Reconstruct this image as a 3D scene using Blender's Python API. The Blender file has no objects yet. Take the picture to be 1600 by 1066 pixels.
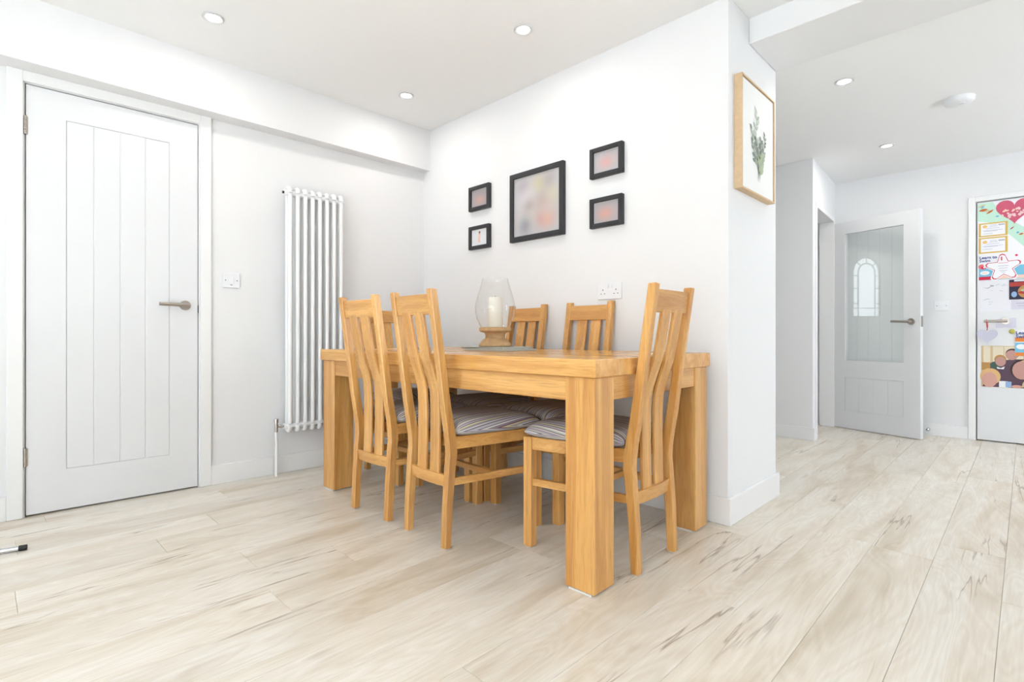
import bpy, bmesh, math, random
from mathutils import Vector, Matrix
random.seed(7)
S = bpy.context.scene
COL = S.collection
PI = math.pi

# ------------------------------------------------------------------ camera
FPX = 818.0; Y0 = 523.5; YAW = math.radians(44.53)
cam_d = bpy.data.cameras.new('camera')
cam_d.sensor_width = 36.0
cam_d.lens = FPX / 1600.0 * 36.0
cam_d.shift_y = (Y0 - 533.0) / 1600.0
cam_d.clip_start = 0.02
cam = bpy.data.objects.new('camera', cam_d)
COL.objects.link(cam)
cam.location = (0, 0, 0.835)
cam.rotation_euler = (PI / 2, 0, YAW)      # world +Y lies 44.5 degrees right of the view axis
S.camera = cam

# ------------------------------------------------------------------ light
w = bpy.data.worlds.new('sky'); S.world = w
w.use_nodes = True
w.node_tree.nodes['Background'].inputs[0].default_value = (0.87, 0.93, 1.0, 1)
w.node_tree.nodes['Background'].inputs[1].default_value = 4.1

def area(name, loc, rot, sx, sy, power, col=(1, 1, 1)):
    l = bpy.data.lights.new(name, 'AREA'); l.shape = 'RECTANGLE'
    l.size = sx; l.size_y = sy; l.energy = power; l.color = col
    o = bpy.data.objects.new(name, l); COL.objects.link(o)
    o.location = loc; o.rotation_euler = rot
    return o
# daylight coming in through the garden doors behind the camera and fill light added at an unseen hall window on the right
area('daylight_garden_doors', (0.175, -2.85, 1.12), (PI / 2, 0, 0), 3.3, 2.0, 8, (0.87, 0.93, 1.0))
area('hall_fill_light', (2.5, 4.2, 1.35), (PI / 2, 0, PI / 2), 1.6, 1.5, 34, (0.87, 0.93, 1.0))
# high sun added through the garden doors; its unseen floor patch brightens the ceiling
sl = bpy.data.lights.new('sun', 'SUN'); sl.energy = 50.0; sl.angle = math.radians(2); sl.color = (0.75, 0.865, 1.0)
so_ = bpy.data.objects.new('sun', sl); COL.objects.link(so_)
so_.rotation_euler = Vector((0.05, 0.56, -0.83)).to_track_quat('-Z', 'Y').to_euler()

S.view_settings.view_transform = 'Standard'
S.view_settings.look = 'None'
S.view_settings.gamma = 1.0
S.view_settings.use_curve_mapping = False
S.view_settings.exposure = 0.06

# ------------------------------------------------------------------ materials
def lin(c):
    return tuple(((v / 255) / 12.92 if v / 255 <= 0.04045 else ((v / 255 + 0.055) / 1.055) ** 2.4) for v in c)

def new_mat(name):
    m = bpy.data.materials.new(name); m.use_nodes = True
    return m, m.node_tree, m.node_tree.nodes['Principled BSDF']

def plain(name, rgb, rough=0.5, metal=0.0, bump=0.0, bscale=200.0, var=0.0, spec=None):
    m, nt, b = new_mat(name)
    c = lin(rgb) + (1,)
    b.inputs['Base Color'].default_value = c
    b.inputs['Roughness'].default_value = rough
    b.inputs['Metallic'].default_value = metal
    if spec is not None: b.inputs['Specular IOR Level'].default_value = spec
    tc = nt.nodes.new('ShaderNodeTexCoord')
    n = nt.nodes.new('ShaderNodeTexNoise'); n.inputs['Scale'].default_value = bscale
    nt.links.new(tc.outputs['Object'], n.inputs['Vector'])
    if bump:
        bp = nt.nodes.new('ShaderNodeBump'); bp.inputs['Strength'].default_value = bump
        bp.inputs['Distance'].default_value = 0.002
        nt.links.new(n.outputs['Fac'], bp.inputs['Height']); nt.links.new(bp.outputs['Normal'], b.inputs['Normal'])
    if var:
        mx = nt.nodes.new('ShaderNodeMix'); mx.data_type = 'RGBA'
        mx.inputs['A'].default_value = tuple(v * (1 - var) for v in c[:3]) + (1,)
        mx.inputs['B'].default_value = tuple(min(1, v * (1 + var)) for v in c[:3]) + (1,)
        nt.links.new(n.outputs['Fac'], mx.inputs['Factor']); nt.links.new(mx.outputs['Result'], b.inputs['Base Color'])
    return m

def noise_node(nt, vec, scale, detail=2.0, dist=0.0, rough=0.5):
    n = nt.nodes.new('ShaderNodeTexNoise')
    n.inputs['Scale'].default_value = scale; n.inputs['Detail'].default_value = detail
    n.inputs['Distortion'].default_value = dist; n.inputs['Roughness'].default_value = rough
    nt.links.new(vec, n.inputs['Vector'])
    return n.outputs['Fac']

def ramp(nt, fac, stops, interp='LINEAR'):
    r = nt.nodes.new('ShaderNodeValToRGB'); r.color_ramp.interpolation = interp
    el = r.color_ramp.elements
    while len(el) < len(stops): el.new(0.5)
    for e, (p, c) in zip(el, stops):
        e.position = p; e.color = tuple(c) + (1,) if len(c) == 3 else c
    nt.links.new(fac, r.inputs['Fac'])
    return r.outputs['Color']

def mixc(nt, fac, a, b, mode='MIX'):
    mx = nt.nodes.new('ShaderNodeMix'); mx.data_type = 'RGBA'; mx.blend_type = mode
    for sock, v in (('Factor', fac), ('A', a), ('B', b)):
        if isinstance(v, (int, float)): mx.inputs[sock].default_value = v
        elif isinstance(v, tuple): mx.inputs[sock].default_value = v if len(v) == 4 else v + (1,)
        else: nt.links.new(v, mx.inputs[sock])
    return mx.outputs['Result']

def math_node(nt, op, a, b=None, clamp=False):
    m = nt.nodes.new('ShaderNodeMath'); m.operation = op; m.use_clamp = clamp
    for i, v in enumerate((a, b)):
        if v is None: continue
        if isinstance(v, (int, float)): m.inputs[i].default_value = v
        else: nt.links.new(v, m.inputs[i])
    return m.outputs[0]

def grain_vec(nt, axis, along, across, rnd=40.0):
    """object coordinates squeezed along the grain axis and shifted per object"""
    tc = nt.nodes.new('ShaderNodeTexCoord'); oi = nt.nodes.new('ShaderNodeObjectInfo')
    mp = nt.nodes.new('ShaderNodeMapping')
    sc = [across] * 3; sc[axis] = along
    mp.inputs['Scale'].default_value = sc
    cmb = nt.nodes.new('ShaderNodeCombineXYZ')
    off = math_node(nt, 'MULTIPLY', oi.outputs['Random'], rnd)
    for i in range(3): nt.links.new(off, cmb.inputs[i])
    nt.links.new(cmb.outputs[0], mp.inputs['Location'])
    nt.links.new(tc.outputs['Object'], mp.inputs['Vector'])
    return mp.outputs['Vector'], oi.outputs['Random']

def oak(name, axis, light=(234, 184, 112), dark=(199, 142, 72), rough=0.33):
    m, nt, b = new_mat(name)
    v1, rnd = grain_vec(nt, axis, 0.7, 13.0)
    v2, _ = grain_vec(nt, axis, 11.0, 300.0)
    big = noise_node(nt, v1, 1.5, 3.0, 0.7)
    # growth rings: repeat the slow field several times
    rings = math_node(nt, 'FRACT', math_node(nt, 'MULTIPLY', big, 9.0))
    rings = math_node(nt, 'ABSOLUTE', math_node(nt, 'SUBTRACT', rings, 0.5))
    fine = noise_node(nt, v2, 1.0, 3.0, 0.0, 0.6)
    col = ramp(nt, big, [(0.30, lin(dark)), (0.50, lin(tuple((a + c) // 2 for a, c in zip(light, dark)))), (0.68, lin(light))])
    col = mixc(nt, math_node(nt, 'MULTIPLY', rings, 0.34), col, lin(dark), 'MULTIPLY')
    pores = ramp(nt, fine, [(0.50, (0, 0, 0)), (0.68, (1, 1, 1))])
    col = mixc(nt, math_node(nt, 'MULTIPLY', pores, 0.42), col, lin((158, 106, 50)))
    hv = nt.nodes.new('ShaderNodeHueSaturation')
    nt.links.new(col, hv.inputs['Color'])
    nt.links.new(math_node(nt, 'ADD', math_node(nt, 'MULTIPLY', rnd, 0.16), 0.94), hv.inputs['Value'])
    nt.links.new(hv.outputs['Color'], b.inputs['Base Color'])
    b.inputs['Roughness'].default_value = rough
    b.inputs['Specular IOR Level'].default_value = 0.7
    bp = nt.nodes.new('ShaderNodeBump'); bp.inputs['Strength'].default_value = 0.12; bp.inputs['Distance'].default_value = 0.001
    nt.links.new(fine, bp.inputs['Height']); nt.links.new(bp.outputs['Normal'], b.inputs['Normal'])
    return m

def laminate(name):
    m, nt, b = new_mat(name)
    v1, rnd = grain_vec(nt, 1, 0.75, 5.0, 60.0)
    v2, _ = grain_vec(nt, 1, 7.0, 150.0, 60.0)
    v3, _ = grain_vec(nt, 1, 0.9, 4.2, 90.0)
    v5, _ = grain_vec(nt, 1, 0.24, 4.6, 70.0)
    v4, _ = grain_vec(nt, 1, 1.7, 6.0, 30.0)
    big = noise_node(nt, v1, 1.5, 3.0, 1.0)
    fine = noise_node(nt, v2, 1.0, 3.0, 0.0, 0.6)
    col = ramp(nt, big, [(0.26, lin((215, 202, 182))), (0.46, lin((236, 228, 215))), (0.66, lin((243, 238, 229)))])
    rings = math_node(nt, 'FRACT', math_node(nt, 'MULTIPLY', noise_node(nt, v3, 1.3, 2.0, 0.8), 16.0))
    rings = math_node(nt, 'ABSOLUTE', math_node(nt, 'SUBTRACT', rings, 0.5))
    col = mixc(nt, math_node(nt, 'MULTIPLY', rings, 0.42), col, lin((214, 198, 174)), 'MULTIPLY')
    col = mixc(nt, math_node(nt, 'MULTIPLY', math_node(nt, 'SUBTRACT', fine, 0.35, True), 0.55), col, lin((184, 160, 128)))
    # long wavy splits
    ck = noise_node(nt, v5, 1.5, 5.0, 0.25, 0.5)
    ck = math_node(nt, 'ABSOLUTE', math_node(nt, 'SUBTRACT', ck, 0.5))
    ck = math_node(nt, 'SUBTRACT', 1.0, math_node(nt, 'MULTIPLY', ck, 150.0), True)
    mask = ramp(nt, noise_node(nt, v4, 0.9, 1.0), [(0.50, (0, 0, 0)), (0.58, (1, 1, 1))])
    crack = math_node(nt, 'MULTIPLY', ck, mask)
    col = mixc(nt, math_node(nt, 'MULTIPLY', crack, 0.7), col, lin((138, 112, 84)))
    # soft brown blotches round knots
    kn = noise_node(nt, v4, 1.9, 2.0, 0.4)
    kn = ramp(nt, kn, [(0.66, (0, 0, 0)), (0.80, (1, 1, 1))])
    col = mixc(nt, math_node(nt, 'MULTIPLY', kn, 0.35), col, lin((172, 140, 104)))
    hv = nt.nodes.new('ShaderNodeHueSaturation'); nt.links.new(col, hv.inputs['Color'])
    nt.links.new(math_node(nt, 'ADD', math_node(nt, 'MULTIPLY', rnd, 0.10), 0.95), hv.inputs['Value'])
    nt.links.new(hv.outputs['Color'], b.inputs['Base Color'])
    b.inputs['Roughness'].default_value = 0.30
    bp = nt.nodes.new('ShaderNodeBump'); bp.inputs['Strength'].default_value = 0.05; bp.inputs['Distance'].default_value = 0.001
    nt.links.new(fine, bp.inputs['Height']); nt.links.new(bp.outputs['Normal'], b.inputs['Normal'])
    return m

def stripes(name):
    m, nt, b = new_mat(name)
    tc = nt.nodes.new('ShaderNodeTexCoord'); at = nt.nodes.new('ShaderNodeAttribute'); at.attribute_name = 'weave'
    fr = math_node(nt, 'FRACT', math_node(nt, 'MULTIPLY', math_node(nt, 'ADD', at.outputs['Fac'], 3.0), 1 / 0.118))
    pal = [(196, 190, 196), (112, 104, 128), (226, 222, 214), (150, 140, 152), (120, 60, 88), (214, 205, 160), (178, 172, 180),
           (232, 230, 226), (74, 78, 104), (190, 182, 172), (160, 150, 164), (214, 204, 188), (128, 116, 140), (196, 200, 176),
           (228, 226, 224), (138, 84, 110), (188, 182, 188), (98, 96, 112), (222, 212, 168), (160, 152, 158), (214, 212, 214), (120, 110, 126)]
    wd = [3, 1, 2, 3, 1.2, 2.2, 2.6, 1.4, 1, 2.4, 2.8, 1.6, 1.2, 2, 1.6, 1.2, 2.6, 1, 2, 2.6, 1.8, 1.4]
    tot = sum(wd); p = 0; st = []
    for c, k in zip(pal, wd):
        st.append((p / tot, lin(tuple(int(q * 0.95) for q in c)))); p += k
    col = ramp(nt, fr, st, 'CONSTANT')
    nt.links.new(col, b.inputs['Base Color'])
    b.inputs['Roughness'].default_value = 0.9
    n = noise_node(nt, tc.outputs['Object'], 900.0, 2.0)
    bp = nt.nodes.new('ShaderNodeBump'); bp.inputs['Strength'].default_value = 0.3; bp.inputs['Distance'].default_value = 0.001
    nt.links.new(n, bp.inputs['Height']); nt.links.new(bp.outputs['Normal'], b.inputs['Normal'])
    return m

def glass(name, tint=(1, 1, 1), rough=0.0, refl=1.0):
    m = bpy.data.materials.new(name); m.use_nodes = True
    nt = m.node_tree; nt.nodes.clear()
    out = nt.nodes.new('ShaderNodeOutputMaterial'); mix = nt.nodes.new('ShaderNodeMixShader')
    tr = nt.nodes.new('ShaderNodeBsdfTransparent'); gl = nt.nodes.new('ShaderNodeBsdfGlossy'); fr = nt.nodes.new('ShaderNodeLayerWeight')
    tr.inputs[0].default_value = tint + (1,); gl.inputs['Roughness'].default_value = rough
    fac = math_node(nt, 'POWER', fr.outputs['Facing'], 5.0)
    fr.inputs['Blend'].default_value = 0.5
    fac = math_node(nt, 'ADD', math_node(nt, 'MULTIPLY', fac, 0.9), 0.045)
    nt.links.new(math_node(nt, 'MULTIPLY', fac, refl, True), mix.inputs[0])
    nt.links.new(tr.outputs[0], mix.inputs[1]); nt.links.new(gl.outputs[0], mix.inputs[2]); nt.links.new(mix.outputs[0], out.inputs[0])
    return m

def emit(name, col, strength):
    m, nt, b = new_mat(name)
    b.inputs['Emission Color'].default_value = col + (1,); b.inputs['Emission Strength'].default_value = strength
    return m

def vcol(name, rough=0.4):
    m, nt, b = new_mat(name)
    a = nt.nodes.new('ShaderNodeVertexColor'); a.layer_name = 'print'
    nt.links.new(a.outputs['Color'], b.inputs['Base Color']); b.inputs['Roughness'].default_value = rough
    return m

M = {}
M['wall'] = plain('wall_paint', (234, 234, 235), 0.85, bump=0.06, bscale=350)
M['ceil'] = plain('ceiling_paint', (245, 245, 245), 0.9, bump=0.04, bscale=300)
M['trim'] = plain('satin_white_trim', (238, 238, 238), 0.35, bump=0.01, bscale=60)
M['door'] = plain('white_door_paint', (228, 229, 231), 0.38, bump=0.02, bscale=500)
M['floor'] = laminate('pale_oak_laminate')
M['oakx'] = oak('oak_grain_x', 0); M['oaky'] = oak('oak_grain_y', 1); M['oakz'] = oak('oak_grain_z', 2)
M['top'] = oak('oak_tabletop', 0, rough=0.2)
M['stripe'] = stripes('striped_fabric')
M['pad'] = plain('felt_pad', (225, 224, 222), 0.9)
M['black'] = plain('black_frame_paint', (38, 38, 42), 0.5, bump=0.03)
M['palewood'] = plain('pale_wood', (214, 184, 146), 0.55, var=0.12, bscale=60)
M['white_card'] = plain('white_card', (240, 240, 238), 0.8)
M['rad'] = plain('radiator_enamel', (244, 245, 246), 0.28)
M['chrome'] = plain('chrome', (205, 205, 208), 0.12, 1.0)
M['nickel'] = plain('brushed_nickel', (176, 168, 160), 0.32, 1.0)
M['dark'] = plain('dark_metal', (52, 50, 50), 0.5)
M['rubber'] = plain('black_rubber', (22, 22, 24), 0.6)
M['plastic'] = plain('white_plastic', (236, 237, 240), 0.35)
M['bezel'] = plain('satin_bezel', (205, 205, 206), 0.4)
M['slot'] = plain('dark_slot', (60, 60, 64), 0.6)
M['glass'] = glass('clear_glass', (0.985, 0.99, 0.985))
M['doorglass'] = glass('obscured_glass', (0.96, 0.975, 0.965), 0.02, 1.6)
M['lantern'] = glass('seeded_glass', (0.97, 0.975, 0.97), 0.02, 1.3)
M['wax'] = plain('candle_wax', (240, 236, 226), 0.5)
M['mango'] = plain('washed_mango_wood', (196, 160, 116), 0.7, var=0.25, bscale=40, bump=0.2)
M['slate'] = plain('grey_green_glass_mat', (190, 204, 200), 0.2)
M['cork'] = plain('cork', (168, 122, 92), 0.9)
M['lens'] = emit('downlight_lens', (1.0, 0.97, 0.92), 14.0)
M['print'] = vcol('soft_photo_print', 0.25)
M['lead'] = plain('lead_came', (120, 122, 126), 0.5, 0.3)
M['brown'] = plain('stained_handrail', (112, 78, 58), 0.45)
for k, c in dict(mint=(196, 232, 214), pink=(206, 92, 118), palepink=(240, 206, 208), gold=(218, 182, 92), paper=(240, 240, 244), navy=(44, 72, 140),
                 sky=(120, 190, 220), red=(206, 36, 70), coral=(226, 110, 116), feather=(196, 104, 40), blue=(106, 174, 214), peach=(244, 208, 190),
                 orange=(232, 136, 58), seal=(236, 190, 120), greyline=(170, 172, 188), tan=(214, 190, 146), skin=(196, 150, 140), skin2=(214, 162, 150),
                 hair=(56, 40, 44), blond=(226, 186, 128), plum=(92, 70, 86), foodred=(176, 62, 56), fooddark=(44, 40, 64), bun=(190, 142, 84),
                 sheet=(232, 232, 238), lilac=(214, 212, 226), glitter=(200, 200, 216), ribbon=(196, 60, 60), brass=(196, 188, 96), stem=(130, 140, 120),
                 leafd=(128, 138, 130), leafm=(160, 172, 156), leafl=(192, 202, 188), leafg=(172, 184, 150), cream=(232, 220, 196), bluebag=(150, 180, 220), green=(70, 96, 88)).items():
    M[k] = plain('print_' + k, c, 0.7)

# ------------------------------------------------------------------ builders
def link(o, parent=None):
    COL.objects.link(o)
    if parent is not None: o.parent = parent
    return o

def mesh(name, V, F, mat, parent=None, smooth=False, mats=None, mi=None):
    me = bpy.data.meshes.new(name)
    me.from_pydata([tuple(v) for v in V], [], F)
    for mm in (mats or [mat]): me.materials.append(mm)
    if mi: me.polygons.foreach_set('material_index', mi)
    if smooth: me.polygons.foreach_set('use_smooth', [True] * len(me.polygons))
    me.update()
    return link(bpy.data.objects.new(name, me), parent)

class MB:
    """collects shapes that form ONE part"""
    def __init__(s): s.V = []; s.F = []; s.sm = []
    def add(s, V, F, smooth=False):
        n = len(s.V); s.V += [tuple(v) for v in V]; s.F += [tuple(i + n for i in f) for f in F]; s.sm += [smooth] * len(F); return s
    def box(s, lo, hi):
        x0, y0, z0 = lo; x1, y1, z1 = hi
        return s.add([(x0, y0, z0), (x1, y0, z0), (x1, y1, z0), (x0, y1, z0), (x0, y0, z1), (x1, y0, z1), (x1, y1, z1), (x0, y1, z1)],
                     [(3, 2, 1, 0), (4, 5, 6, 7), (0, 1, 5, 4), (1, 2, 6, 5), (2, 3, 7, 6), (3, 0, 4, 7)])
    def prism(s, poly, z0, z1):
        n = len(poly)
        V = [(x, y, z0) for x, y in poly] + [(x, y, z1) for x, y in poly]
        return s.add(V, [tuple(range(n - 1, -1, -1)), tuple(range(n, 2 * n))] + [(i, (i + 1) % n, n + (i + 1) % n, n + i) for i in range(n)])
    def tube(s, path, r, seg=12, cap=True):
        P = [Vector(p) for p in path]; V = []; F = []
        rr = r if isinstance(r, (list, tuple)) else [r] * len(P)
        up = None
        for i, p in enumerate(P):
            t = (P[min(i + 1, len(P) - 1)] - P[max(i - 1, 0)]).normalized()
            if up is None: up = Vector((0, 0, 1)) if abs(t.z) < 0.9 else Vector((1, 0, 0))
            a = t.cross(up).normalized(); bb = t.cross(a).normalized(); up = a.cross(t)
            for k in range(seg):
                th = 2 * PI * k / seg
                V.append(p + a * math.cos(th) * rr[i] + bb * math.sin(th) * rr[i])
        for i in range(len(P) - 1):
            for k in range(seg):
                F.append((i * seg + k, i * seg + (k + 1) % seg, (i + 1) * seg + (k + 1) % seg, (i + 1) * seg + k))
        if cap:
            F.append(tuple(range(seg - 1, -1, -1))); F.append(tuple((len(P) - 1) * seg + k for k in range(seg)))
        return s.add(V, F, True)
    def lathe(s, prof, c=(0, 0, 0), seg=32, cap0=True, cap1=True):
        V = []; F = []
        for r, z in prof:
            for k in range(seg):
                th = 2 * PI * k / seg
                V.append((c[0] + r * math.cos(th), c[1] + r * math.sin(th), c[2] + z))
        for i in range(len(prof) - 1):
            for k in range(seg):
                F.append((i * seg + k, i * seg + (k + 1) % seg, (i + 1) * seg + (k + 1) % seg, (i + 1) * seg + k))
        if cap0: F.append(tuple(range(seg - 1, -1, -1)))
        if cap1: F.append(tuple((len(prof) - 1) * seg + k for k in range(seg)))
        return s.add(V, F, True)
    def xf(s, mat):
        s.V = [tuple(mat @ Vector(v)) for v in s.V]; return s
    def build(s, name, mat, parent=None, bevel=0.0, seg=1, loc=None, autosmooth=True):
        me = bpy.data.meshes.new(name)
        me.from_pydata(s.V, [], s.F); me.materials.append(mat)
        me.polygons.foreach_set('use_smooth', s.sm)
        if bevel:
            bm = bmesh.new(); bm.from_mesh(me)
            bmesh.ops.recalc_face_normals(bm, faces=bm.faces)
            ed = [e for e in bm.edges if len(e.link_faces) == 2 and e.calc_face_angle(0) > 0.5]
            bmesh.ops.bevel(bm, geom=ed, offset=bevel, segments=seg, affect='EDGES', profile=0.5, clamp_overlap=True)
            bm.to_mesh(me); bm.free()
        else:
            bm = bmesh.new(); bm.from_mesh(me); bmesh.ops.recalc_face_normals(bm, faces=bm.faces); bm.to_mesh(me); bm.free()
        if any(s.sm):
            me.set_sharp_from_angle(angle=math.radians(40))
        me.update()
        o = bpy.data.objects.new(name, me)
        if loc is not None: o.location = loc
        return link(o, parent)

def tag(o, label=None, cat=None, group=None, kind=None):
    if label: o['label'] = label
    if cat: o['category'] = cat
    if group: o['group'] = group
    if kind: o['kind'] = kind
    return o

def empty(name, loc=(0, 0, 0), rz=0.0, **kw):
    o = bpy.data.objects.new(name, None); o.empty_display_size = 0.1
    link(o); o.location = loc; o.rotation_euler = (0, 0, rz)
    return tag(o, **kw)

def box(name, lo, hi, mat, parent=None, bevel=0.0, seg=1):
    return MB().box(lo, hi).build(name, mat, parent, bevel, seg)

def copy_tree(o, parent=None):
    c = o.copy(); COL.objects.link(c); c.parent = parent
    for ch in list(o.children): copy_tree(ch, c)
    return c

# ------------------------------------------------------------------ shell
LWA = math.atan(0.037)                       # the left wall runs 2 degrees out of square
def lw_empty(name, s=0.0, z=0.0, out=0.0, **kw):
    """empty on the left wall: local +x into the room, +y along the wall, +z up"""
    return empty(name, (-3.27 + 0.037 * s + out, s, z), -LWA, **kw)

CEIL = 2.325; HCEIL = 2.232; WA = 2.305; XR = 2.3; YF = -2.6

fl = box('floor', (-3.6, YF - 0.2, -0.12), (XR + 0.2, 5.8, -0.009), M['cork'])
tag(fl, 'pale oak laminate floor running through dining room and hall', 'floor', kind='structure')
PW = 0.191; PL = 1.38
known = {}                                   # column -> y of one butt joint read off the photograph
for x, y in ((-0.57, 2.505), (-0.04, 3.62), (-0.84, 1.05), (-1.29, 1.49), (-0.65, 1.856), (-0.97, 0.85), (-1.62, 0.663), (-1.80, 0.974), (-0.75, 3.0), (-0.34, 3.86)):
    known[math.floor((x + 0.057) / PW)] = y
pm = {}
for k in range(-18, 13):
    x0 = -0.057 + k * PW; x1 = x0 + PW
    y = known.get(k, random.uniform(0, PL))
    while y > YF - 0.1: y -= PL
    while y < 5.75:
        a = max(y, YF - 0.1); b = min(y + PL, 5.75); y += PL
        if b - a < 0.02: continue
        xa = max(x0, -3.45); xb = min(x1, XR + 0.05)
        if xb - xa < 0.03: continue
        L = round(b - a, 3); W = round(xb - xa, 3)
        if (L, W) not in pm:
            g = 0.0004; e = 0.0013
            V = [(-W/2+g, -L/2+g, -0.009), (W/2-g, -L/2+g, -0.009), (W/2-g, L/2-g, -0.009), (-W/2+g, L/2-g, -0.009),
                 (-W/2+g, -L/2+g, -0.0008), (W/2-g, -L/2+g, -0.0008), (W/2-g, L/2-g, -0.0008), (-W/2+g, L/2-g, -0.0008),
                 (-W/2+e, -L/2+e, 0), (W/2-e, -L/2+e, 0), (W/2-e, L/2-e, 0), (-W/2+e, L/2-e, 0)]
            F = [(8, 9, 10, 11)]
            for i in range(4):
                j = (i + 1) % 4; F += [(i, j, 4 + j, 4 + i), (4 + i, 4 + j, 8 + j, 8 + i)]
            me = bpy.data.meshes.new('plank'); me.from_pydata(V, [], F); me.materials.append(M['floor']); pm[(L, W)] = me
        o = bpy.data.objects.new('plank', pm[(L, W)]); link(o, fl)
        o.location = ((xa + xb) / 2, (a + b) / 2, 0)

# ceilings
MBc = MB().box((-3.5, YF - 0.2, CEIL), (XR + 0.2, 2.56, CEIL + 0.15))
tag(MBc.build('ceiling', M['ceil']), 'flat white plaster ceiling over the dining area', 'ceiling', kind='structure')
tag(MB().box((-3.5, 2.9, HCEIL), (XR + 0.2, 5.9, CEIL + 0.15)).build('ceiling', M['ceil']), 'lower white hall ceiling beyond the beam', 'ceiling', kind='structure')
# down-stand beam over the opening, boxed bulkhead along the left wall
tag(MB().box((-0.935, 2.542, 2.207), (XR, 2.913, CEIL + 0.1)).build('trim_2', M['wall'], bevel=0.003), 'white plastered beam over the wide opening to the hall', 'beam', kind='structure')
bk = MB()
ya, yb = YF, WA
def bx(y): return -3.14 + (y - 0.0) / WA * 0.034
V = []
for y in (ya, yb):
    zb = 2.033 + (WA - y) * 0.003
    V += [(-3.5, y, zb), (bx(y), y, zb), (bx(y), y, CEIL + 0.05), (-3.5, y, CEIL + 0.05)]
bk.add(V, [(0, 1, 2, 3), (7, 6, 5, 4), (0, 4, 5, 1), (1, 5, 6, 2), (2, 6, 7, 3), (3, 7, 4, 0)])
tag(bk.build('trim_1', M['wall']), 'boxed white bulkhead running above the panelled door and radiator', 'bulkhead', kind='structure')

# walls
wl = lw_empty('wall_left', label='white painted wall with the panelled door and radiator', cat='wall', kind='structure')
DS0, DS1, DH = 0.145, 0.840, 1.986           # door opening along the left wall
m_ = MB().box((-0.16, YF - 0.1, -0.02), (0, DS0 - 0.001, 2.3)).box((-0.16, DS1 + 0.001, -0.02), (0, WA + 0.06, 2.3)).box((-0.16, DS0 - 0.001, DH + 0.002), (0, DS1 + 0.001, 2.3)).box((-0.16, DS0 - 0.05, -0.02), (-0.052, DS1 + 0.05, 2.2))
m_.build('plaster', M['wall'], wl)
wa = MB().prism([(-3.4, WA), (-0.935, WA), (-0.935, 2.913), (-3.4, 2.913)], -0.02, CEIL + 0.1).build('wall_back', M['wall'], bevel=0.002)
tag(wa, 'white wall hung with black frames, ending in a square pier', 'wall', kind='structure')
# hall: nib wall, side wall with doorway, far wall
SX0, SX1 = -1.205, -1.268                    # side wall face at y=4.615 and y=5.555
def sx(y): return SX0 + (y - 4.615) / (5.555 - 4.615) * (SX1 - SX0)
OY0, OY1 = 4.70, 5.468
hw = MB().prism([(-1.56, 4.615), (SX0, 4.615), (sx(OY0), OY0), (sx(OY0) - 0.09, OY0), (-1.56, 4.70)], -0.02, HCEIL + 0.05)
hw.prism([(sx(OY0), OY0), (sx(OY1), OY1), (sx(OY1) - 0.10, OY1), (sx(OY0) - 0.10, OY0)], 1.87, HCEIL + 0.05)
hw.prism([(sx(OY1), OY1), (sx(5.6), 5.6), (sx(5.6) - 0.1, 5.6), (sx(OY1) - 0.1, OY1)], -0.02, HCEIL + 0.05)
tag(hw.build('wall_hall_side', M['wall'], bevel=0.002), 'white hall wall with the open doorway beside the glazed door', 'wall', kind='structure')
P3X0, P3X1, P3H = -0.285, 0.477, 1.885       # far door opening
hf = MB().box((-3.4, 5.555, -0.02), (P3X0 - 0.004, 5.75, HCEIL + 0.05)).box((P3X1 + 0.004, 5.555, -0.02), (XR + 0.1, 5.75, HCEIL + 0.05)).box((P3X0 - 0.004, 5.555, P3H + 0.004), (P3X1 + 0.004, 5.75, HCEIL + 0.05)).box((P3X0 - 0.05, 5.607, -0.02), (P3X1 + 0.05, 5.75, 2.0))
tag(hf.build('wall_hall_far', M['wall']), 'white far hall wall behind the open glazed door', 'wall', kind='structure')
# entrance lobby wall carrying the front door with the arched light
FD0, FD1, FH = 2.98, 3.86, 2.02
lob = MB().box((-3.25, 2.85, -0.02), (-3.1, FD0, HCEIL + 0.05)).box((-3.25, FD1, -0.02), (-3.1, 5.7, HCEIL + 0.05)).box((-3.25, FD0, FH), (-3.1, FD1, HCEIL + 0.05))
tag(lob.build('wall_lobby', M['wall']), 'white lobby wall round the front door', 'wall', kind='structure')
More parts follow.
